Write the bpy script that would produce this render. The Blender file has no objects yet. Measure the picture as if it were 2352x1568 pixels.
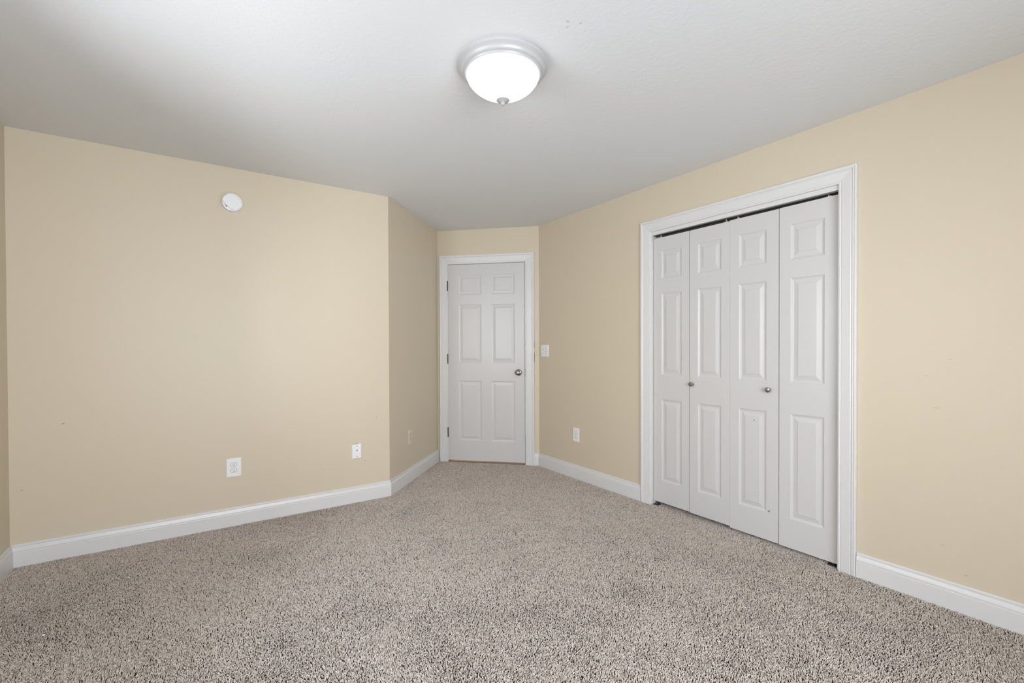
import bpy, bmesh, math
import numpy as np
from mathutils import Vector, Matrix

SC = bpy.context.scene
COL = SC.collection
H = 2.44                                    # ceiling height

# ------------------------------------------------------------------ camera
YAW, PITCH, ROLL = 0.597710, -0.009430, -0.003596
EYE = Vector((0.0, 0.0, 1.2191))
fwd = Vector((math.sin(YAW) * math.cos(PITCH), math.cos(YAW) * math.cos(PITCH), math.sin(PITCH)))
rgt = Vector((math.cos(YAW), -math.sin(YAW), 0.0))
upv = rgt.cross(fwd)
r2 = rgt * math.cos(ROLL) + upv * math.sin(ROLL)
u2 = upv * math.cos(ROLL) - rgt * math.sin(ROLL)
cam_data = bpy.data.cameras.new('camera')
cam = bpy.data.objects.new('camera', cam_data)
COL.objects.link(cam)
cam.matrix_world = Matrix(((r2.x, u2.x, -fwd.x, EYE.x), (r2.y, u2.y, -fwd.y, EYE.y),
                           (r2.z, u2.z, -fwd.z, EYE.z), (0, 0, 0, 1)))
cam_data.sensor_width = 36.0
cam_data.lens = 36.0 * 1055.98 / 2352.0
cam_data.shift_y = 20.37 / 2352.0
cam_data.clip_start = 0.02
SC.camera = cam

# ------------------------------------------------------------------ world, daylight, exposure
SC.view_settings.view_transform = 'Standard'
SC.view_settings.look = 'None'
SC.view_settings.gamma = 1.0
SC.view_settings.use_curve_mapping = False
SC.view_settings.exposure = 0.15
SKY_SIDE = (12.8, -0.4)                      # strength towards the left window, gain towards the added window behind
GROUND_SIDE = (15.6, 3.2)
LAMP_STRENGTH = 3.0
world = bpy.data.worlds.new('daylight')
SC.world = world
world.use_nodes = True
wn, wl = world.node_tree.nodes, world.node_tree.links
wn.clear()
w_out = wn.new('ShaderNodeOutputWorld')
w_bg = wn.new('ShaderNodeBackground')
w_tc = wn.new('ShaderNodeTexCoord')
w_sep = wn.new('ShaderNodeSeparateXYZ')
w_map = wn.new('ShaderNodeMapRange')
w_ramp = wn.new('ShaderNodeValToRGB')
w_map.inputs['From Min'].default_value = -1.0
w_map.inputs['From Max'].default_value = 1.0
e = w_ramp.color_ramp.elements
e[0].position, e[0].color = 0.0, (0.62, 0.64, 0.70, 1)
e[1].position, e[1].color = 1.0, (0.66, 0.78, 1.0, 1)
for pos, c in ((0.47, (0.69, 0.71, 0.78, 1)), (0.52, (1.0, 1.0, 1.06, 1)), (0.75, (0.88, 0.93, 1.07, 1))):
    el = w_ramp.color_ramp.elements.new(pos)
    el.color = c
wl.new(w_tc.outputs['Generated'], w_sep.inputs[0])
wl.new(w_sep.outputs['Z'], w_map.inputs['Value'])
wl.new(w_map.outputs[0], w_ramp.inputs[0])
wl.new(w_ramp.outputs[0], w_bg.inputs['Color'])
w_gr = wn.new('ShaderNodeMapRange')                     # below the horizon: sunlit ground; above: sky
w_gr.inputs['From Min'].default_value = -0.04; w_gr.inputs['From Max'].default_value = 0.04
wl.new(w_sep.outputs['Z'], w_gr.inputs['Value'])
def w_side(base, slope):                                # radiance changes with the compass direction
    n = wn.new('ShaderNodeMath'); n.operation = 'MULTIPLY_ADD'
    wl.new(w_sep.outputs['Y'], n.inputs[0])
    n.inputs[1].default_value, n.inputs[2].default_value = -slope, base
    return n.outputs[0]
w_mix = wn.new('ShaderNodeMix'); w_mix.data_type = 'FLOAT'
wl.new(w_gr.outputs[0], w_mix.inputs['Factor'])
wl.new(w_side(*GROUND_SIDE), w_mix.inputs['A'])
wl.new(w_side(*SKY_SIDE), w_mix.inputs['B'])
wl.new(w_mix.outputs['Result'], w_bg.inputs['Strength'])
wl.new(w_bg.outputs[0], w_out.inputs[0])

# plan of the room (metres)
XL, XR, Y1, YB = -0.8777, 2.8705, 3.6755, -1.50
A = Vector((1.2847, 3.6755))
B = Vector((2.1029, 4.4937))
C = Vector((2.8705, 3.7261))
S2 = math.sqrt(0.5)
WT = 0.12
WIN1 = (1.20, 2.30, 0.85, 2.05)             # window in the wall left of the camera: y0, y1, z0, z1
FILL_WIN = (-0.74, 1.70, 0.40, 2.05)             # unseen window added behind the camera for fill light: x0, x1, z0, z1

def portal(loc, rot, sx, sy):
    l = bpy.data.lights.new('window_portal', 'AREA')
    l.shape = 'RECTANGLE'
    l.size, l.size_y = sx, sy
    l.cycles.is_portal = True
    o = bpy.data.objects.new('window_portal', l)
    COL.objects.link(o)
    o.location, o.rotation_euler = loc, rot
portal((XL - WT - 0.01, (WIN1[0] + WIN1[1]) / 2, (WIN1[2] + WIN1[3]) / 2), (0, -math.pi / 2, 0), WIN1[3] - WIN1[2], WIN1[1] - WIN1[0])
portal(((FILL_WIN[0] + FILL_WIN[1]) / 2, YB - WT - 0.01, (FILL_WIN[2] + FILL_WIN[3]) / 2), (math.pi / 2, 0, 0), FILL_WIN[1] - FILL_WIN[0], FILL_WIN[3] - FILL_WIN[2])

# ------------------------------------------------------------------ materials
def srgb(r, g, b):
    def f(c):
        c /= 255.0
        return c / 12.92 if c <= 0.04045 else ((c + 0.055) / 1.055) ** 2.4
    return (f(r), f(g), f(b), 1.0)

class Mat:
    def __init__(s, name, color, rough=0.5, metal=0.0, spec=0.5):
        s.m = bpy.data.materials.new(name)
        s.m.use_nodes = True
        s.n, s.l = s.m.node_tree.nodes, s.m.node_tree.links
        s.b = s.n['Principled BSDF']
        s.b.inputs['Base Color'].default_value = color
        s.b.inputs['Roughness'].default_value = rough
        s.b.inputs['Metallic'].default_value = metal
        s.b.inputs['Specular IOR Level'].default_value = spec
        s.col = color
        s.colsock = None
        s.h = None
    def pos(s):
        return s.n.new('ShaderNodeNewGeometry').outputs['Position']
    def noise(s, scale, detail=2.0, rough=0.5, vec=None):
        t = s.n.new('ShaderNodeTexNoise')
        t.inputs['Scale'].default_value = scale
        t.inputs['Detail'].default_value = detail
        t.inputs['Roughness'].default_value = rough
        s.l.new(vec or s.pos(), t.inputs['Vector'])
        return t.outputs['Fac']
    def vary(s, scale, amount, detail=3.0):
        """slight colour mottling of the paint or metal itself"""
        f = s.noise(scale, detail)
        mx = s.n.new('ShaderNodeMix'); mx.data_type = 'RGBA'
        c = s.col
        mx.inputs['A'].default_value = (c[0] * (1 - amount), c[1] * (1 - amount), c[2] * (1 - amount), 1)
        mx.inputs['B'].default_value = (min(1, c[0] * (1 + amount)), min(1, c[1] * (1 + amount)), min(1, c[2] * (1 + amount)), 1)
        s.l.new(f, mx.inputs['Factor'])
        s.colsock = mx.outputs['Result']
        s.l.new(s.colsock, s.b.inputs['Base Color'])
        return s
    def bump(s, scale, strength, dist=0.001, detail=2.0, rough=0.5):
        bp = s.n.new('ShaderNodeBump')
        bp.inputs['Strength'].default_value = strength
        bp.inputs['Distance'].default_value = dist
        s.l.new(s.noise(scale, detail, rough), bp.inputs['Height'])
        if s.h is not None:
            s.l.new(s.h, bp.inputs['Normal'])
        s.h = bp.outputs['Normal']
        s.l.new(s.h, s.b.inputs['Normal'])
        return s
    def spots(s, pts, color):
        """small nicks and scuffs at fixed places: (x, y, z, radius, stretch axis, stretch)"""
        acc = None
        for (x, y, z, r, ax, st) in pts:
            sub = s.n.new('ShaderNodeVectorMath'); sub.operation = 'SUBTRACT'
            s.l.new(s.pos(), sub.inputs[0]); sub.inputs[1].default_value = (x, y, z)
            mul = s.n.new('ShaderNodeVectorMath'); mul.operation = 'MULTIPLY'
            k = [1.0, 1.0, 1.0]; k[ax] = 1.0 / st
            s.l.new(sub.outputs[0], mul.inputs[0]); mul.inputs[1].default_value = k
            ln = s.n.new('ShaderNodeVectorMath'); ln.operation = 'LENGTH'
            s.l.new(mul.outputs[0], ln.inputs[0])
            mr = s.n.new('ShaderNodeMapRange')
            mr.inputs['From Min'].default_value = r; mr.inputs['From Max'].default_value = r * 0.5
            s.l.new(ln.outputs['Value'], mr.inputs['Value'])
            if acc is None:
                acc = mr.outputs[0]
            else:
                mx = s.n.new('ShaderNodeMath'); mx.operation = 'MAXIMUM'
                s.l.new(acc, mx.inputs[0]); s.l.new(mr.outputs[0], mx.inputs[1]); acc = mx.outputs[0]
        mix = s.n.new('ShaderNodeMix'); mix.data_type = 'RGBA'
        s.l.new(acc, mix.inputs['Factor'])
        if s.colsock: s.l.new(s.colsock, mix.inputs['A'])
        else: mix.inputs['A'].default_value = s.col
        mix.inputs['B'].default_value = color
        s.colsock = mix.outputs['Result']
        s.l.new(s.colsock, s.b.inputs['Base Color'])
        return s

WALL_RGB = srgb(209, 197, 174)
def wall_mat(name):
    return Mat(name, WALL_RGB, 0.42, spec=0.35).vary(1.3, 0.012).bump(260, 0.10, 0.0006).bump(2.2, 0.25, 0.006, 1.0)
m_wall = wall_mat('cream_wall_paint')
m_wall_left = wall_mat('cream_wall_paint_nicked').spots(
    [(-0.656, Y1, 0.777, 0.0045, 0, 1.5), (1.178, Y1, 0.653, 0.003, 2, 1.0), (0.584, Y1, 0.345, 0.002, 0, 2), (0.780, Y1, 0.289, 0.0025, 0, 1.5),
     (1.082, Y1, 0.315, 0.0035, 2, 1.6), (-0.83, Y1, 0.42, 0.002, 0, 3)], srgb(140, 124, 98))
m_wall_right = wall_mat('cream_wall_paint_scratched').spots(
    [(XR, 0.62, 1.15, 0.0025, 1, 5), (XR, 0.70, 1.07, 0.0025, 1, 4), (XR, 0.665, 0.92, 0.0025, 1, 6), (XR, 0.64, 0.28, 0.003, 1, 3), (XR, 0.56, 0.17, 0.0035, 1, 3)], srgb(190, 177, 150))
m_ceil = Mat('white_stippled_ceiling', srgb(229, 230, 230), 0.75, spec=0.25).vary(0.9, 0.01).bump(42, 0.36, 0.003, 3.0, 0.6).bump(170, 0.10, 0.001).spots(
    [(1.158, 1.32, H, 0.004, 0, 2.4), (1.178, 1.345, H, 0.003, 1, 2.5), (1.205, 1.30, H, 0.0035, 0, 2.0)], srgb(190, 189, 187))
m_trim = Mat('white_trim_paint', srgb(218, 217, 215), 0.32, spec=0.45).vary(3, 0.008).bump(140, 0.05, 0.0005)
m_door = Mat('white_door_paint', srgb(205, 203, 201), 0.30, spec=0.45).vary(3, 0.008).bump(120, 0.07, 0.0006, 3.0).bump(9, 0.10, 0.002, 1.0)
m_door_scuff = Mat('white_door_paint_scuffed', srgb(205, 203, 201), 0.30, spec=0.45).vary(3, 0.008).bump(120, 0.07, 0.0006, 3.0).spots(
    [(XR + 0.02, 1.536, 0.745, 0.0035, 2, 1.9), (XR + 0.02, 1.534, 0.749, 0.003, 2, 1.5), (XR + 0.02, 1.443, 0.197, 0.0075, 1, 1.3), (XR + 0.02, 1.441, 0.201, 0.004, 2, 1.5), (XR + 0.02, 1.505, 0.30, 0.0022, 2, 1.8), (XR + 0.02, 1.503, 0.28, 0.002, 2, 1.5)], srgb(140, 130, 134))
m_plastic = Mat('white_plastic', srgb(236, 236, 236), 0.28, spec=0.5).vary(20, 0.006)
m_ivory = Mat('painted_over_plastic', srgb(216, 204, 180), 0.4, spec=0.4).vary(20, 0.01)
m_gap = Mat('dark_slot', srgb(28, 26, 24), 0.7).vary(30, 0.1)
m_grey = Mat('grey_lens', srgb(128, 129, 129), 0.35).vary(60, 0.05)
m_nickel = Mat('brushed_nickel', srgb(160, 156, 150), 0.24, 1.0).vary(90, 0.06)
m_hinge = Mat('aged_nickel', srgb(88, 80, 72), 0.42, 1.0).vary(90, 0.1)
m_track = Mat('dull_steel', srgb(112, 112, 110), 0.5, 1.0).vary(60, 0.08)
m_black = Mat('track_shade_black', srgb(18, 18, 18), 0.6).vary(60, 0.1)  # shade inside the door track, put into a near-black colour
m_brass = Mat('pale_brass', srgb(205, 190, 160), 0.35, 0.8).vary(60, 0.06)
m_enamel = Mat('white_enamel', srgb(184, 184, 183), 0.30, spec=0.5).vary(15, 0.006)
m_wood = Mat('brown_wood', srgb(132, 108, 82), 0.55).vary(35, 0.15).bump(80, 0.2, 0.001)
m_fluff = Mat('white_fluff', srgb(245, 245, 245), 0.8).vary(200, 0.02)
m_back = Mat('carpet_backing', srgb(62, 53, 47), 0.95, spec=0.1).vary(300, 0.35).bump(400, 0.8, 0.004)
m_glow = Mat('lit_frosted_glass', srgb(250, 248, 244), 0.25)
m_glow.vary(8, 0.004)
m_glow.b.inputs['Emission Color'].default_value = (1.0, 0.985, 1.03, 1)
m_glow.b.inputs['Emission Strength'].default_value = LAMP_STRENGTH
# window glass: clear pane with a faint reflection
m_glass = bpy.data.materials.new('window_glass'); m_glass.use_nodes = True
gn, gl = m_glass.node_tree.nodes, m_glass.node_tree.links
gn.remove(gn['Principled BSDF'])
g_t, g_g, g_m, g_f = gn.new('ShaderNodeBsdfTransparent'), gn.new('ShaderNodeBsdfGlossy'), gn.new('ShaderNodeMixShader'), gn.new('ShaderNodeFresnel')
g_t.inputs['Color'].default_value = (0.95, 0.96, 0.955, 1); g_g.inputs['Roughness'].default_value = 0.02
g_f.inputs['IOR'].default_value = 1.25
gl.new(g_f.outputs[0], g_m.inputs[0]); gl.new(g_t.outputs[0], g_m.inputs[1]); gl.new(g_g.outputs[0], g_m.inputs[2])
gl.new(g_m.outputs[0], gn['Material Output'].inputs['Surface'])
# carpet yarn: every tuft has its own shade
m_yarn = Mat('carpet_yarn', srgb(160, 148, 138), 0.9, spec=0.12)
at = m_yarn.n.new('ShaderNodeAttribute'); at.attribute_name = 'yarn_shade'
yr = m_yarn.n.new('ShaderNodeValToRGB')
yr.color_ramp.elements[0].color = srgb(130, 114, 101)
yr.color_ramp.elements[1].color = srgb(252, 246, 239)
ym = yr.color_ramp.elements.new(0.5); ym.color = srgb(229, 216, 203)
m_yarn.l.new(at.outputs['Fac'], yr.inputs[0]); m_yarn.l.new(yr.outputs[0], m_yarn.b.inputs['Base Color'])

# ------------------------------------------------------------------ mesh helpers
class MB:
    def __init__(s):
        s.v, s.f = [], []
    def add(s, vs, fs):
        o = len(s.v); s.v += [tuple(v) for v in vs]; s.f += [tuple(o + i for i in f) for f in fs]; return s
    def box(s, x0, x1, y0, y1, z0, z1):
        return s.add([(x0, y0, z0), (x1, y0, z0), (x1, y1, z0), (x0, y1, z0), (x0, y0, z1), (x1, y0, z1), (x1, y1, z1), (x0, y1, z1)],
                     [(0, 3, 2, 1), (4, 5, 6, 7), (0, 1, 5, 4), (1, 2, 6, 5), (2, 3, 7, 6), (3, 0, 4, 7)])
    def prism(s, poly, z0, z1):
        n = len(poly)
        vs = [(p[0], p[1], z0) for p in poly] + [(p[0], p[1], z1) for p in poly]
        return s.add(vs, [tuple(reversed(range(n))), tuple(range(n, 2 * n))] + [(i, (i + 1) % n, n + (i + 1) % n, n + i) for i in range(n)])
    def plate(s, outline, y0, y1, inset=0.0, yi=None):
        """outline (x, z) in the wall plane, from y0 (back, at the wall) to y1 (front); the front rim is bevelled by inset"""
        n = len(outline)
        cx = sum(p[0] for p in outline) / n; cz = sum(p[1] for p in outline) / n
        rings = [[(x, y0, z) for x, z in outline]]
        if inset:
            rings.append([(x, yi, z) for x, z in outline])
            ins = []
            for x, z in outline:
                d = math.hypot(x - cx, z - cz) or 1
                ins.append((x - (x - cx) / d * inset, y1, z - (z - cz) / d * inset))
            rings.append(ins)
        else:
            rings.append([(x, y1, z) for x, z in outline])
        vs = [p for r in rings for p in r]
        fs = [tuple(range(n)), tuple(reversed(range((len(rings) - 1) * n, len(rings) * n)))]
        for k in range(len(rings) - 1):
            fs += [(k * n + i, k * n + (i + 1) % n, (k + 1) * n + (i + 1) % n, (k + 1) * n + i) for i in range(n)]
        return s.add(vs, fs)
    def lathe(s, prof, axis='z', seg=48, c=(0, 0, 0)):
        """prof: (radius, height) pairs; radius 0 closes the end"""
        vs, fs, prev = [], [], None
        def P(r, h, a):
            x, y = r * math.cos(a), r * math.sin(a)
            q = (x, y, h) if axis == 'z' else (x, h, y)
            return (q[0] + c[0], q[1] + c[1], q[2] + c[2])
        for r, h in prof:
            if r < 1e-6:
                ring = [len(vs)]; vs.append(P(0, h, 0))
            else:
                ring = list(range(len(vs), len(vs) + seg)); vs += [P(r, h, 2 * math.pi * i / seg) for i in range(seg)]
            if prev is not None:
                for i in range(seg):
                    a, b = prev[i % len(prev)], prev[(i + 1) % len(prev)]
                    d, cc = ring[i % len(ring)], ring[(i + 1) % len(ring)]
                    fs.append(tuple(dict.fromkeys((a, b, cc, d))))
            prev = ring
        return s.add(vs, fs)
    def build(s, name, mat, parent=None, smooth=False, bevel=0.0, loc=None):
        me = bpy.data.meshes.new(name)
        bm = bmesh.new()
        bv = [bm.verts.new(v) for v in s.v]
        for f in s.f:
            if len(set(f)) > 2:
                try: bm.faces.new([bv[i] for i in f])
                except ValueError: pass
        bmesh.ops.recalc_face_normals(bm, faces=bm.faces)
        if bevel:
            bmesh.ops.remove_doubles(bm, verts=bm.verts, dist=1e-6)
            ed = [x for x in bm.edges if len(x.link_faces) == 2 and x.calc_face_angle(0) > 0.6]
            bmesh.ops.bevel(bm, geom=ed, offset=bevel, segments=2, profile=0.5, affect='EDGES', clamp_overlap=True)
        bm.to_mesh(me); bm.free()
        me.materials.append(mat.m if isinstance(mat, Mat) else mat)
        if smooth:
            me.shade_smooth()
            me.set_sharp_from_angle(angle=math.radians(35))
        o = bpy.data.objects.new(name, me)
        COL.objects.link(o)
        if parent: o.parent = parent
        if loc: o.location = loc
        return o

def tag(o, label, cat, group=None, kind=None):
    o['label'] = label; o['category'] = cat
    if group: o['group'] = group
    if kind: o['kind'] = kind
    return o
def empty(name, loc, rz=0.0):
    o = bpy.data.objects.new(name, None); COL.objects.link(o)
    o.empty_display_size = 0.05; o.location = loc; o.rotation_euler = (0, 0, rz); return o
def copy_tree(o, parent=None):
    c = o.copy(); COL.objects.link(c)
    if parent: c.parent = parent
    for ch in [k for k in SC.objects if k.parent == o]: copy_tree(ch, c)
    return c
# a thing on a wall: local x runs to the right as seen from the room, y into the wall, z up
ANG = {'left': 0.0, 'angled': math.pi / 4, 'door': -math.pi / 4, 'right': -math.pi / 2, 'window': math.pi / 2, 'back': math.pi}
def at_wall(wall, u, z):
    if wall == 'left': p = (u, Y1)
    elif wall == 'angled': p = (A.x + u * S2, A.y + u * S2)
    elif wall == 'door': p = (B.x + u * S2, B.y - u * S2)
    elif wall == 'right': p = (XR, u)
    elif wall == 'window': p = (XL, u)
    else: p = (u, YB)
    return (p[0], p[1], z)
def circle(r, n=40, cx=0.0, cz=0.0, sx=1.0):
    return [(cx + r * sx * math.cos(2 * math.pi * i / n), cz + r * math.sin(2 * math.pi * i / n)) for i in range(n)]
def rrect(w, h, r, n=5):
    out = []
    for cx, cz, a0 in ((w / 2 - r, h / 2 - r, 0), (-w / 2 + r, h / 2 - r, 90), (-w / 2 + r, -h / 2 + r, 180), (w / 2 - r, -h / 2 + r, 270)):
        for i in range(n + 1):
            a = math.radians(a0 + 90 * i / n); out.append((cx + r * math.cos(a), cz + r * math.sin(a)))
    return out

# ------------------------------------------------------------------ the room shell
outline = [(XL, YB), (XR, YB), (C.x, C.y), (B.x, B.y), (A.x, A.y), (XL, Y1)]
CLO = (1.060, 2.327, 2.085)                  # closet opening in the right wall: y0, y1, top
CLD = 0.62                                   # closet depth behind the wall
tag(MB().prism([(XL - .15, YB - .15), (XR + .15, YB - .15), (XR + .15, C.y + .1), (B.x, B.y + .25), (A.x - .1, A.y + .3), (XL - .15, Y1 + .15)], -0.12, -0.009)
    .box(XR + .15, XR + WT + CLD + .1, CLO[0] - .3, CLO[1] + .3, -0.12, -0.009).build('floor', m_back),
    'room floor under the carpet', 'floor', kind='structure')
tag(MB().prism([(XL - .15, YB - .15), (XR + .15, YB - .15), (XR + .15, C.y + .1), (B.x, B.y + .25), (A.x - .1, A.y + .3), (XL - .15, Y1 + .15)], H, H + 0.1).build('ceiling', m_ceil),
    'white stippled ceiling', 'ceiling', kind='structure')

def wall(name, wallkey, u0, length, holes, mat, label):
    """wall slab of thickness WT with rectangular holes (x0, x1, z0, z1) in its own frame"""
    mb = MB()
    xs = sorted({0.0, length, *[h[0] for h in holes], *[h[1] for h in holes]})
    zs = sorted({-0.12, H, *[h[2] for h in holes], *[h[3] for h in holes]})
    for i in range(len(xs) - 1):
        for k in range(len(zs) - 1):
            mx, mz = (xs[i] + xs[i + 1]) / 2, (zs[k] + zs[k + 1]) / 2
            if any(h[0] < mx < h[1] and h[2] < mz < h[3] for h in holes): continue
            mb.box(xs[i], xs[i + 1], 0, WT, zs[k], zs[k + 1])
    o = mb.build(name, mat)
    p = at_wall(wallkey, u0, 0)
    o.location = p; o.rotation_euler = (0, 0, ANG[wallkey])
    tag(o, label, 'wall', kind='structure')
    return o
wall('wall_left', 'left', XL, A.x - XL, [], m_wall_left, 'long cream wall on the left with smoke detector')
wall('wall_angled', 'angled', 0, (B - A).length, [], m_wall, 'short cream wall turning from the left wall to the door')
DU = (0.116, 0.937, 2.078)                   # entry door slab in its wall: u0, u1, top
wall('wall_door', 'door', 0, (C - B).length, [(DU[0] - .018, DU[1] + .022, -0.12, DU[2] + .018)], m_wall, 'narrow cream wall holding the entry door')
wall('wall_right', 'right', C.y, C.y - YB, [(C.y - CLO[1], C.y - CLO[0], -0.12, CLO[2])], m_wall_right, 'cream wall on the right with the closet')
wall('wall_window', 'window', YB, Y1 - YB, [(WIN1[0] - YB, WIN1[1] - YB, WIN1[2], WIN1[3])], m_wall, 'cream wall at the far left edge with a window')
wall('wall_back', 'back', XR, XR - XL, [(XR - FILL_WIN[1], XR - FILL_WIN[0], FILL_WIN[2], FILL_WIN[3])], m_wall, 'cream wall behind the camera with an added fill window')
# closet box behind the folding doors
cb = MB()
x0, x1 = XR + WT, XR + WT + CLD
cb.box(x1, x1 + .06, CLO[0] - .3, CLO[1] + .3, -.12, H).box(x0, x1, CLO[0] - .36, CLO[0] - .3, -.12, H).box(x0, x1, CLO[1] + .3, CLO[1] + .36, -.12, H)
cb.box(x0, x1 + .06, CLO[0] - .36, CLO[1] + .36, H, H + .06)
tag(cb.build('wall_closet', m_wall), 'inside of the closet behind the folding doors', 'wall', kind='structure')
# hallway beyond the entry door, kept dark
hb = MB().box(-.05, 1.15, WT + .3, WT + .34, -.12, H)
o = hb.build('wall_hall', m_wall); o.location = at_wall('door', 0, 0); o.rotation_euler = (0, 0, ANG['door'])
tag(o, 'hall wall beyond the closed entry door', 'wall', kind='structure')

# ------------------------------------------------------------------ windows (out of the frame, light the room; back one added for fill)
def window(name, wallkey, u0, w, z0, h, label):
    root = empty(name, at_wall(wallkey, u0, z0), ANG[wallkey])
    tag(root, label, 'window', kind='structure')
    f = 0.045
    fr = MB().box(0, f, .06, .115, 0, h).box(w - f, w, .06, .115, 0, h).box(f, w - f, .06, .115, 0, f).box(f, w - f, .06, .115, h - f, h)
    fr.box(f, w - f, .07, .105, h / 2 - .02, h / 2 + .02).box(w / 2 - .03, w / 2 + .03, .06, .115, f, h - f)
    fr.build('window_frame', m_trim, root)
    MB().box(f, w - f, .085, .089, f, h - f).build('pane', m_glass, root)
    MB().box(-.05, w + .05, -.035, .06, -.025, 0).build('window_sill', m_trim, root, bevel=.004)
    c = .065
    MB().box(-c, 0, -.016, .06, 0, h + c).box(w, w + c, -.016, .06, 0, h + c).box(0, w, -.016, .06, h, h + c).box(-c, w + c, -.014, 0, -.09, -.025).build('window_casing', m_trim, root)
window('window_1', 'window', WIN1[0], WIN1[1] - WIN1[0], WIN1[2], WIN1[3] - WIN1[2], 'white framed window in the wall at the left edge')
window('fill_window', 'back', FILL_WIN[1], FILL_WIN[1] - FILL_WIN[0], FILL_WIN[2], FILL_WIN[3] - FILL_WIN[2], 'white framed window added behind the camera as fill light')

# ------------------------------------------------------------------ baseboards
BASE = [(0.0, 0.122), (0.005, 0.122), (0.0072, 0.119), (0.0078, 0.1115), (0.0048, 0.1100), (0.0048, 0.1085), (0.0085, 0.1065), (0.0128, 0.092), (0.0140, 0.0862), (0.0108, 0.0850), (0.0108, 0.0832),
        (0.0150, 0.0815), (0.0158, 0.077), (0.0158, -0.012), (0.0, -0.012)]
def baseboard(name, P, Q, n, m0, m1, label):
    """P to Q along a wall with inward normal n; m0 / m1 are the mitre directions at the ends"""
    mb = MB(); k = len(BASE)
    vs = [(P[0] + d * m0[0], P[1] + d * m0[1], z) for d, z in BASE] + [(Q[0] + d * m1[0], Q[1] + d * m1[1], z) for d, z in BASE]
    fs = [tuple(range(k)), tuple(reversed(range(k, 2 * k)))] + [(i, (i + 1) % k, k + (i + 1) % k, k + i) for i in range(k)]
    o = mb.add(vs, fs).build(name, m_trim)
    return tag(o, label, 'baseboard', kind='structure')
def mitre(a, b):
    a, b = Vector(a), Vector(b); m = a + b
    return m / (1 + a.dot(b))
nl, na, nd, nr, nw, nb = (0, -1), (S2, -S2), (-S2, -S2), (-1, 0), (1, 0), (0, 1)
baseboard('baseboard_left', (XL, Y1), A, nl, mitre(nw, nl), mitre(nl, na), 'white baseboard along the long left wall')
baseboard('baseboard_angled', A, B, na, mitre(nl, na), mitre(na, nd), 'white baseboard along the short wall beside the door')
CU = 1.0365
pc = Vector(at_wall('door', CU, 0)[:2])
baseboard('baseboard_door', pc, C, nd, nd, mitre(nd, nr), 'short white baseboard stub right of the door casing')
baseboard('baseboard_corner', C, (XR, 2.4095), nr, mitre(nd, nr), nr, 'white baseboard between the door corner and the closet')
baseboard('baseboard_right', (XR, 0.9775), (XR, YB), nr, nr, mitre(nr, nb), 'white baseboard along the right wall nearer the camera than the closet')
baseboard('baseboard_back', (XR, YB), (XL, YB), nb, mitre(nr, nb), mitre(nb, nw), 'white baseboard behind the camera')
baseboard('baseboard_window', (XL, YB), (XL, Y1), nw, mitre(nb, nw), mitre(nw, nl), 'white baseboard at the far left edge')

# ------------------------------------------------------------------ door and closet casings
CAS = [(0.0, 0.0), (0.0, 0.009), (0.002, 0.0105), (0.008, 0.0112), (0.0105, 0.0085), (0.013, 0.0085), (0.016, 0.0105), (0.045, 0.0135), (0.058, 0.0150), (0.061, 0.0128),
       (0.064, 0.0140), (0.068, 0.0178), (0.071, 0.0165), (0.074, 0.0172), (0.078, 0.0188), (0.083, 0.0185), (0.0845, 0.0165), (0.0845, 0.0)]
def casing(name, wallkey, u_ref, x0, x1, ztop, label, k_w=1.0):
    """three mitred lengths of moulding round an opening, inner edges at x0, x1 and ztop"""
    mb = MB(); k = len(CAS); CS = [(w * k_w, t) for w, t in CAS]
    rings = [[(x0 - w, -t, -0.012) for w, t in CS], [(x0 - w, -t, ztop + w) for w, t in CS],
             [(x1 + w, -t, ztop + w) for w, t in CS], [(x1 + w, -t, -0.012) for w, t in CS]]
    vs = [p for r in rings for p in r]
    fs = [tuple(range(k)), tuple(reversed(range(3 * k, 4 * k)))]
    for j in range(3):
        fs += [(j * k + i, j * k + (i + 1) % k, (j + 1) * k + (i + 1) % k, (j + 1) * k + i) for i in range(k)]
    o = mb.add(vs, fs).build(name, m_trim)
    o.location = at_wall(wallkey, u_ref, 0); o.rotation_euler = (0, 0, ANG[wallkey])
    return tag(o, label, 'casing', kind='structure')
t1 = casing('trim_1', 'door', 0, .1170, .9460, DU[2] + .006, 'white moulded casing round the entry door', 1.071)
g = .0035
MB().box(DU[0] - .018, DU[0] - g, 0, WT, -.012, DU[2] + .018).box(DU[1] + g, DU[1] + .022, 0, WT, -.012, DU[2] + .018).box(DU[0] - .018, DU[1] + .018, 0, WT, DU[2] + g, DU[2] + .018) \
    .box(DU[0] - g, DU[0] + .01, .04, .06, -.012, DU[2]).box(DU[1] - .01, DU[1] + g, .04, .06, -.012, DU[2]).box(DU[0], DU[1], .04, .06, DU[2] - .01, DU[2] + g).build('jamb', m_trim, t1)
MB().box(DU[1] + .0005, DU[1] + .0055, -.0005, .02, .905, .985).build('strike_plate', m_hinge, t1)['label'] = 'dark metal strike plate in the jamb'
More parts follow.
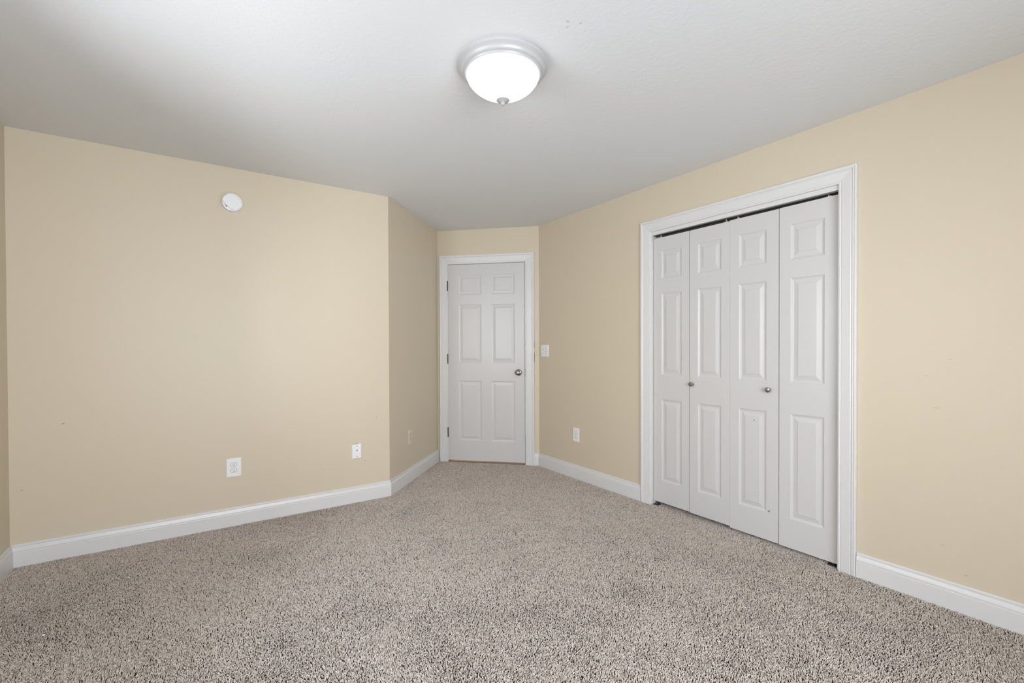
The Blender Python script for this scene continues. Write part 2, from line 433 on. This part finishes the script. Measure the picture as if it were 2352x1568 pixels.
# dark gaps where the casing has come away from the wall
MB().box(CU - .0005, CU + .0020, -.013, -.002, 1.060, 1.149).box(CU - .0005, CU + .0015, -.012, -.002, 1.203, 1.259).build('chipped_edge', m_gap, t1)['label'] = 'dark chips along the outer edge of the casing'
x0c, x1c = C.y - 2.3215, C.y - 1.0645
t2 = casing('trim_2', 'right', C.y, x0c, x1c, 2.0865, 'white moulded casing round the closet')
jb = MB().box(x0c - .004, x0c + .008, .0, WT, -.012, 2.085).box(x1c - .005, x1c + .004, .0, WT, -.012, 2.085)
jb.build('jamb', m_trim, t2)
MB().box(x0c + .009, x1c - .005, .001, WT, 2.0590, 2.085).build('head_jamb', m_trim, t2)
o = MB().box(DU[0] - .0, DU[1] + .0, -.012, .035, -.012, .007).build('trim_3', m_wood, bevel=.003)
o.location = at_wall('door', 0, 0); o.rotation_euler = (0, 0, ANG['door'])
tag(o, 'brown wooden threshold under the entry door', 'threshold', kind='structure')

# ------------------------------------------------------------------ panelled doors
def panelled(mb, x0, x1, z0, z1, yf, yb, panels):
    """slab with moulded raised panels (px0, px1, pz0, pz1) on its room face"""
    xs = sorted({x0, x1, *[p[0] for p in panels], *[p[1] for p in panels]})
    zs = sorted({z0, z1, *[p[2] for p in panels], *[p[3] for p in panels]})
    for i in range(len(xs) - 1):
        for k in range(len(zs) - 1):
            a, b, c, d = xs[i], xs[i + 1], zs[k], zs[k + 1]
            if any(abs(p[0] - a) < 1e-6 and abs(p[1] - b) < 1e-6 and p[2] - 1e-6 <= c and d <= p[3] + 1e-6 for p in panels): continue
            mb.add([(a, yf, c), (b, yf, c), (b, yf, d), (a, yf, d)], [(0, 1, 2, 3)])
    prof = [(0.0, 0.0), (0.002, 0.0022), (0.010, 0.0050), (0.015, 0.0058), (0.020, 0.0054), (0.038, 0.0022), (0.0415, 0.0006), (0.045, 0.0006)]
    for a, b, c, d in panels:
        vs, fs = [], []
        for ins, dep in prof:
            vs += [(a + ins, yf + dep, c + ins), (b - ins, yf + dep, c + ins), (b - ins, yf + dep, d - ins), (a + ins, yf + dep, d - ins)]
        for j in range(len(prof) - 1):
            fs += [(4 * j + i, 4 * j + (i + 1) % 4, 4 * j + 4 + (i + 1) % 4, 4 * j + 4 + i) for i in range(4)]
        fs.append(tuple(range(4 * len(prof) - 4, 4 * len(prof))))
        mb.add(vs, fs)
    mb.add([(x0, yf, z0), (x1, yf, z0), (x1, yf, z1), (x0, yf, z1), (x0, yb, z0), (x1, yb, z0), (x1, yb, z1), (x0, yb, z1)],
           [(0, 4, 5, 1), (1, 5, 6, 2), (2, 6, 7, 3), (3, 7, 4, 0), (4, 7, 6, 5)])
    return mb
def weld_build(mb, name, mat, parent):
    me_o = mb.build(name, mat, parent)
    bm = bmesh.new(); bm.from_mesh(me_o.data)
    bmesh.ops.remove_doubles(bm, verts=bm.verts, dist=1e-5)
    bmesh.ops.recalc_face_normals(bm, faces=bm.faces)
    bm.to_mesh(me_o.data); bm.free()
    return me_o

# entry door, hinged left, knob right
d1 = empty('door_1', at_wall('door', DU[0], 0), ANG['door'])
tag(d1, 'white six-panel entry door at the far corner', 'door', kind='structure')
dw = DU[1] - DU[0]
rows = ((0.227, 0.854), (1.048, 1.655), (1.758, 1.966))
cols = ((0.117, 0.362), (dw - 0.348, dw - 0.103))
weld_build(panelled(MB(), 0, dw, 0.016, DU[2], .002, .037, [(c0, c1, r0, r1) for c0, c1 in cols for r0, r1 in rows]), 'door_panel', m_door, d1)
knob = MB().lathe([(0, .002), (.033, .002), (.033, -.003), (.030, -.006), (.014, -.009), (.011, -.014), (.011, -.026), (.018, -.032), (.0255, -.040), (.0275, -.049),
                   (.0255, -.057), (.019, -.062), (.010, -.0635), (.009, -.0615), (0, -.0615)], 'y', 40).build('door_knob', m_nickel, d1, True, loc=(0.757, 0, 0.947))
MB().lathe([(0, -.0612), (.0055, -.0612), (.0055, -.0655), (.0045, -.0665), (0, -.0665)], 'y', 20).box(-.0035, .0035, -.0675, -.066, -.0008, .0008).build('lock_button', m_nickel, knob, True)
for zc in (0.309, 1.085, 1.856):                     # knuckles stand proud in the gap beside the casing
    hg = MB()
    for j in range(5):
        hg.lathe([(0, -.049 + j * .0205), (.0062, -.049 + j * .0205), (.0062, -.0305 + j * .0205), (0, -.0305 + j * .0205)], 'z', 14, (-.0030, -.0075, zc))
    hg.lathe([(0, -.053), (.004, -.0525), (.004, .053), (0, .0545)], 'z', 12, (-.0030, -.0075, zc))
    hg.box(-.0032, -.0004, -.006, .034, zc - .049, zc + .049)
    hg.build('hinge', m_hinge, d1, True)['label'] = 'dark metal hinge'

# closet folding doors: two pairs
BZ = {1: (0.030, 2.034), 2: (0.026, 2.034), 3: (0.0165, 2.038), 4: (0.0135, 2.040)}
PX = {1: (C.y - 2.3085, C.y - 1.9998), 2: (C.y - 1.9965, C.y - 1.6956), 3: (C.y - 1.6949, C.y - 1.3872), 4: (C.y - 1.3836, C.y - 1.0728)}
YF, YBK = .020, .053
def knob_small(parent, x, z, slot):
    k = MB().lathe([(0, YF), (.0085, YF), (.0075, YF - .006), (.0068, YF - .012), (.011, YF - .016), (.0158, YF - .020), (.0162, YF - .0235), (.0145, YF - .0265), (.008, YF - .0285), (0, YF - .0288)], 'y', 32)
    return k.build('door_knob', m_nickel, parent, True, loc=(x, 0, z))
for name, pair, label in (('door_2', (1, 2), 'left pair of white folding closet doors'), ('door_3', (3, 4), 'right pair of white folding closet doors, scuffed')):
    root = empty(name, at_wall('right', C.y - PX[pair[0]][0], 0), ANG['right'])
    tag(root, label, 'closet door', kind='structure')
    ox = PX[pair[0]][0]
    panels = {}
    for p in pair:
        a, b = PX[p][0] - ox, PX[p][1] - ox
        z0, z1 = BZ[p]
        inl, inr = {1: (.073, .063), 2: (.067, .061), 3: (.061, .073), 4: (.0640, .0692)}[p]
        dz = z0 - 0.0135
        rws = ((0.188 + dz * .3, 0.812), (0.997, 1.613), (1.722, 1.930))
        panels[p] = weld_build(panelled(MB(), a, b, z0, z1, YF, YBK, [(a + inl, b - inr, r0, r1) for r0, r1 in rws]), 'door_panel', m_door_scuff if p == 3 else m_door, root)
        # top guide or pivot fitting that runs in the track
        xc = {1: a + .055, 2: b - .035, 3: a + .045, 4: b - .055}[p]
        MB().prism([(xc - .016, .026), (xc + .016, .026), (xc + .016, .048), (xc - .016, .048)], z1, z1 + .003).lathe([(0, z1), (.007, z1 + .002), (.007, z1 + .008), (.004, z1 + .010), (.004, 2.0560), (0, 2.0560)], 'z', 14, (xc, .036, 0)) \
            .lathe([(0, z1 + .003), (.0035, z1 + .003), (.0035, z1 + .007), (0, z1 + .007)], 'z', 10, (xc + .012, .030, 0)).build('pivot', m_brass, panels[p], True)['label'] = 'small brass pivot on the door top'
    if 2 in panels: knob_small(panels[2], C.y - 1.972 - ox, 0.9445, False)
    if 3 in panels: knob_small(panels[3], C.y - 1.442 - ox, 0.9450, True)
# track under the head of the closet
tr = empty('door_track', at_wall('right', C.y, 2.0590), ANG['right'])
tag(tr, 'steel sliding track above the folding closet doors', 'track')
tz = -.0050
ta, tb = x0c + .011, x1c - .007
MB().box(ta, tb, .021, .0222, tz, 0).box(ta, tb, .0498, .051, tz, 0).box(ta, tb, .0222, .0275, tz, tz + .0012).box(ta, tb, .0445, .0498, tz, tz + .0012).build('channel', m_track, tr)
MB().box(ta, tb, .0222, .0498, -.0012, -.0002).build('channel_top', m_black, tr)  # inner top of the channel, its darkness painted on
for nm, yc, lab in (('floor_bracket', 2.292, 'small steel floor bracket under the left closet door'), ('floor_bracket', 1.100, 'small steel floor bracket under the right closet door')):
    fb = MB().box(-.022, .022, .012, .052, -.004, .0005).box(-.022, .022, .049, .052, .0005, .010).lathe([(0, .0005), (.006, .0005), (.006, .012), (0, .012)], 'z', 14, (0, .036, 0)).build(nm, m_track)
    fb.location = at_wall('right', yc, 0); fb.rotation_euler = (0, 0, ANG['right'])
    tag(fb, lab, 'bracket', 'floor brackets of the closet doors')

# ------------------------------------------------------------------ ceiling light
LX, LY = 1.106, 1.688
cl = empty('ceiling_light', (LX, LY, H))
tag(cl, 'round white flush ceiling light with glowing frosted glass bowl', 'ceiling light')
MB().lathe([(0, 0), (.1900, 0), (.1900, -.004), (.1945, -.006), (.1945, -.011), (.1905, -.0145), (.184, -.0185), (.1790, -.0245), (.1768, -.0305), (.1778, -.0335), (.1755, -.0355),
            (.1700, -.0365), (.1672, -.0395), (.1660, -.0425), (.1620, -.0440), (.1590, -.0440), (.1590, -.030), (0, -.028)], 'z', 96).build('pan', m_enamel, cl, True)
bowl = [(.1575, -.042)]
for i in range(1, 25):
    t = i / 24
    bowl.append((.1575 * (1 - t ** 1.95) ** 0.88 if t < 1 else 0, -.042 - .1065 * t))
bowl = [(r, h) for r, h in bowl if r > .004] + [(0, -.1485)]
MB().lathe(bowl, 'z', 96).build('glass_bowl', m_glow, cl, True)['label'] = 'glowing frosted glass bowl'
MB().lathe([(0, -.146), (.0285, -.1475), (.0290, -.1495), (.0265, -.1515), (.0225, -.1525), (.017, -.1545), (.011, -.1575), (.0078, -.1595), (.0085, -.1605), (.0102, -.1635),
            (.0098, -.1665), (.0072, -.1690), (.0045, -.1700), (.0045, -.1715), (0, -.1722)], 'z', 40).build('finial', m_enamel, cl, True)

# ------------------------------------------------------------------ smoke detector
sd = empty('smoke_detector', at_wall('left', 0.1915, 2.2005), 0)
tag(sd, 'round white smoke detector high on the left wall', 'smoke detector')
MB().lathe([(0, 0), (.0800, 0), (.0798, -.0010), (.0785, -.0016), (0, -.0016)], 'y', 64).build('mounting_ring', m_wall, sd, True)['label'] = 'cream painted mounting ring'
MB().lathe([(0, -.0016), (.0612, -.0016), (.0625, -.008), (.0620, -.020), (.0590, -.0255), (.0550, -.0275), (0, -.0275)], 'y', 64, (.0035, 0, 0)).build('body', m_plastic, sd, True)
ct = []
for i in range(64):                          # cover: disc cut by two slanting sides
    a = 2 * math.pi * i / 64
    x, z = .0570 * math.cos(a), .0570 * math.sin(a)
    q = (x + z) * S2; s_ = (x - z) * S2
    q = .0440 * math.tanh(q / .0440 * 1.25) / math.tanh(1.62)
    ct.append(((q + s_) * S2 + .0035, (q - s_) * S2))
MB().plate(ct, -.027, -.036, .004, -.033).build('cover', m_plastic, sd, True)
MB().plate([(x - .0275, z - .0285) for x, z in [(-.0115, .003), (-.003, -.0105), (.0055, -.003), (-.003, .0105)]], -.0265, -.0285).build('indicator', m_grey, sd)['label'] = 'grey indicator window'
MB().lathe([(0, -.0355), (.006, -.0355), (.006, -.0372), (0, -.0372)], 'y', 20, (.0045, 0, .001)).build('test_button', m_plastic, sd, True)

# ------------------------------------------------------------------ wall plates
def outlet(wallkey, u, z, w, h, mat, label):
    root = empty('power_outlet', at_wall(wallkey, u, z), ANG[wallkey])
    tag(root, label, 'outlet')
    MB().plate(rrect(w, h, .004), 0, -.006, .0045, -.0025).build('plate', mat, root, True)
    for s in (1, -1):
        zc = s * .0195
        sh = [(x, max(-.0128, min(.0128, zz)) + zc) for x, zz in circle(.0172, 36)]
        sk = MB().plate(sh, -.0055, -.0078, .001, -.0072).build('socket', mat, root)
        hole = MB().plate([(-.0065 + x, zc + .0035 + zz) for x, zz in ((-.0011, -.0042), (.0011, -.0042), (.0011, .0042), (-.0011, .0042))], -.0074, -.0080)
        hole.plate([(.0065 + x, zc + .0035 + zz) for x, zz in ((-.0011, -.0034), (.0011, -.0034), (.0011, .0034), (-.0011, .0034))], -.0074, -.0080)
        hole.plate(circle(.0026, 14, 0, zc - .0075), -.0074, -.0080)
        hole.build('slots', m_gap, sk)
        MB().plate([(x * 1.10, (zz - zc) * 1.13 + zc) for x, zz in sh], -.0050, -.00606).build('socket_gap', m_grey, sk)
    MB().lathe([(0, -.005), (.0032, -.005), (.0028, -.0070), (0, -.0072)], 'y', 14).build('screw', mat, root, True)
    return root
outlet('left', 0.1905, 0.394, .0885, .1270, m_plastic, 'oversized white power outlet on the left wall')
outlet('angled', 0.4190, 0.3985, .0800, .1250, m_ivory, 'cream painted power outlet on the short angled wall')
outlet('right', 3.1680, 0.3985, .0800, .1250, m_plastic, 'white power outlet between the entry door and the closet')
cp = empty('cable_plate', at_wall('left', 1.0190, 0.397), 0)
tag(cp, 'narrow white cable wall plate with one dark hole, near the wall corner', 'wall plate')
MB().plate(rrect(.0715, .1150, .003), 0, -.0065, .0045, -.0025).build('plate', m_plastic, cp, True)
for s in (1, -1):
    MB().lathe([(0, -.0055), (.0034, -.0055), (.0030, -.0074), (0, -.0076)], 'y', 14, (.001, 0, s * .0415)).build('screw', m_hinge, cp, True)['label'] = 'grey screw head'
MB().plate([(.001 + x, .0065 + z) for x, z in ((-.0042, .0050), (.0042, .0050), (.0042, -.0010), (.0018, -.0050), (-.0018, -.0050), (-.0042, -.0010))], -.0060, -.0072).build('jack_hole', m_gap, cp)['label'] = 'dark jack hole'
MB().box(-.034, .012, -.004, .0, .0577, .0590).build('wall_gap', m_gap, cp)['label'] = 'dark gap above the plate'
sw = empty('light_switch', at_wall('right', 3.6290, 1.1700), ANG['right'])
tag(sw, 'white double light switch right of the entry door', 'light switch')
MB().plate(rrect(.1180, .1180, .003), 0, -.006, .0045, -.0025).build('plate', m_plastic, sw, True)
for i, s in enumerate((-1, 1)):
    x = s * .0230
    MB().box(x - .0055, x + .0055, -.0066, -.0055, -.0125, .0125).build('toggle_slot', m_grey, sw)
    z0, z1 = (-.016, -.004) if i == 0 else (.004, .016)
    zr = 0
    tg = MB().add([(x - .0045, -.006, -.006), (x + .0045, -.006, -.006), (x + .0045, -.006, .006), (x - .0045, -.006, .006),
                   (x - .0035, -.018, z0), (x + .0035, -.018, z0), (x + .0035, -.018, z1 - .003), (x - .0035, -.018, z1 - .003)],
                  [(0, 1, 2, 3), (4, 7, 6, 5), (0, 4, 5, 1), (1, 5, 6, 2), (2, 6, 7, 3), (3, 7, 4, 0)])
    tg.build('toggle', m_plastic, sw)
    for k in (1, -1):
        MB().lathe([(0, -.005), (.0030, -.005), (.0026, -.0070), (0, -.0072)], 'y', 12, (x, 0, k * .0300)).build('screw', m_grey, sw, True)['label'] = 'grey screw head'

# ------------------------------------------------------------------ carpet pile
def inside(x, y):
    ok = (x > XL + .012) & (x < XR - .012) & (y > YB + .012)
    left = (x <= A.x) & (y < Y1 - .012)
    mid = (x > A.x) & ((y - A.y) - (x - A.x) < -.017) & (x + y < C.x + C.y - .0165)
    clos = (x >= XR - .012) & (x < XR + .10) & (y > 1.072) & (y < 2.310)
    return (ok & (left | mid)) | clos
rng = np.random.default_rng(7)
SP = 0.0053
gx, gy = np.meshgrid(np.arange(XL, XR + .11, SP), np.arange(YB, B.y, SP))
gx = gx.ravel() + rng.uniform(-.5, .5, gx.size) * SP; gy = gy.ravel() + rng.uniform(-.5, .5, gy.size) * SP
dep = gx * fwd.x + gy * fwd.y
keep = inside(gx, gy) & (dep > 0.9)
keep &= rng.uniform(0, 1, gx.size) > .07                 # small pits between the tufts
gx, gy = gx[keep], gy[keep]
def vnoise(x, y, s, seed):
    r = np.random.default_rng(seed); g = r.uniform(-1, 1, (64, 64))
    u, v = x / s + 20, y / s + 20
    i, j = np.floor(u).astype(int), np.floor(v).astype(int); a, b = u - i, v - j
    a, b = a * a * (3 - 2 * a), b * b * (3 - 2 * b)
    G = lambda p, q: g[p % 64, q % 64]
    return (G(i, j) * (1 - a) + G(i + 1, j) * a) * (1 - b) + (G(i, j + 1) * (1 - a) + G(i + 1, j + 1) * a) * b
N = gx.size
shade_t = np.clip(0.5 + 0.20 * rng.standard_normal(N), 0, 1)
# the pile lies in soft trodden patches
lx = 0.9 * vnoise(gx, gy, .33, 1) + 0.6 * vnoise(gx, gy, .12, 2)
ly = 0.9 * vnoise(gx, gy, .30, 3) + 0.6 * vnoise(gx, gy, .10, 4)
NS = 2
X, Y = np.repeat(gx, NS), np.repeat(gy, NS)
M = X.size
ang = rng.uniform(0, 2 * np.pi, M); rad = rng.uniform(0.0004, 0.0020, M)
bx, by = X + rad * np.cos(ang), Y + rad * np.sin(ang)
hgt = rng.uniform(0.0060, 0.0088, M) * (1 + .10 * np.repeat(vnoise(gx, gy, .17, 5), NS))
lean = rng.uniform(.0018, .0060, M); la = rng.uniform(0, 2 * np.pi, M)
tx = np.repeat(lx, NS) * .0042 + np.cos(la) * lean
ty = np.repeat(ly, NS) * .0042 + np.sin(la) * lean
wdt = rng.uniform(.0010, .0016, M); ph = rng.uniform(0, 2 * np.pi, M)
co = np.empty((M, 7, 3), np.float32)
for k in range(3):
    cx_, cy_ = np.cos(ph + k * 2.0944), np.sin(ph + k * 2.0944)
    co[:, k] = np.stack([bx + wdt * .8 * cx_, by + wdt * .8 * cy_, np.full(M, -.0095)], 1)
    co[:, 3 + k] = np.stack([bx + .42 * tx + wdt * cx_, by + .42 * ty + wdt * cy_, -.0090 + hgt * .82], 1)
co[:, 6] = np.stack([bx + tx, by + ty, -.0090 + hgt], 1)
base = (np.arange(M) * 7)[:, None]
quads = np.concatenate([base + np.array([[k, (k + 1) % 3, 3 + (k + 1) % 3, 3 + k]]) for k in range(3)], 1).reshape(M, 12)
tris = np.concatenate([base + np.array([[3 + k, 3 + (k + 1) % 3, 6]]) for k in range(3)], 1).reshape(M, 9)
loops = np.concatenate([quads, tris], 1).ravel().astype(np.int32)
starts = ((np.arange(M) * 21)[:, None] + np.array([[0, 4, 8, 12, 15, 18]])).ravel().astype(np.int32)
me = bpy.data.meshes.new('carpet_pile')
me.vertices.add(M * 7); me.vertices.foreach_set('co', co.ravel())
me.loops.add(M * 21); me.loops.foreach_set('vertex_index', loops)
me.polygons.add(M * 6); me.polygons.foreach_set('loop_start', starts)
me.update(calc_edges=True)
sh = me.attributes.new('yarn_shade', 'FLOAT', 'POINT')
sv = np.clip(np.repeat(shade_t, NS) + rng.normal(0, .06, M), 0, 1)
sh.data.foreach_set('value', np.repeat(sv, 7).astype(np.float32))
me.materials.append(m_yarn.m)
pile = bpy.data.objects.new('carpet_pile', me); COL.objects.link(pile)
tag(pile, 'mottled grey-brown cut pile carpet covering the floor', 'carpet', kind='stuff')
# sill of carpet inside the closet opening
fl = MB().lathe([(0, -.002), (.004, -.0015), (.005, .0005), (.003, .0025), (0, .003)], 'z', 10).build('lint', m_fluff, None, True)
fl.location = (-0.555, 2.723, 0.0012); fl.scale = (1.2, .8, 1)
tag(fl, 'tiny white lint speck lying on the carpet near the left corner', 'lint')
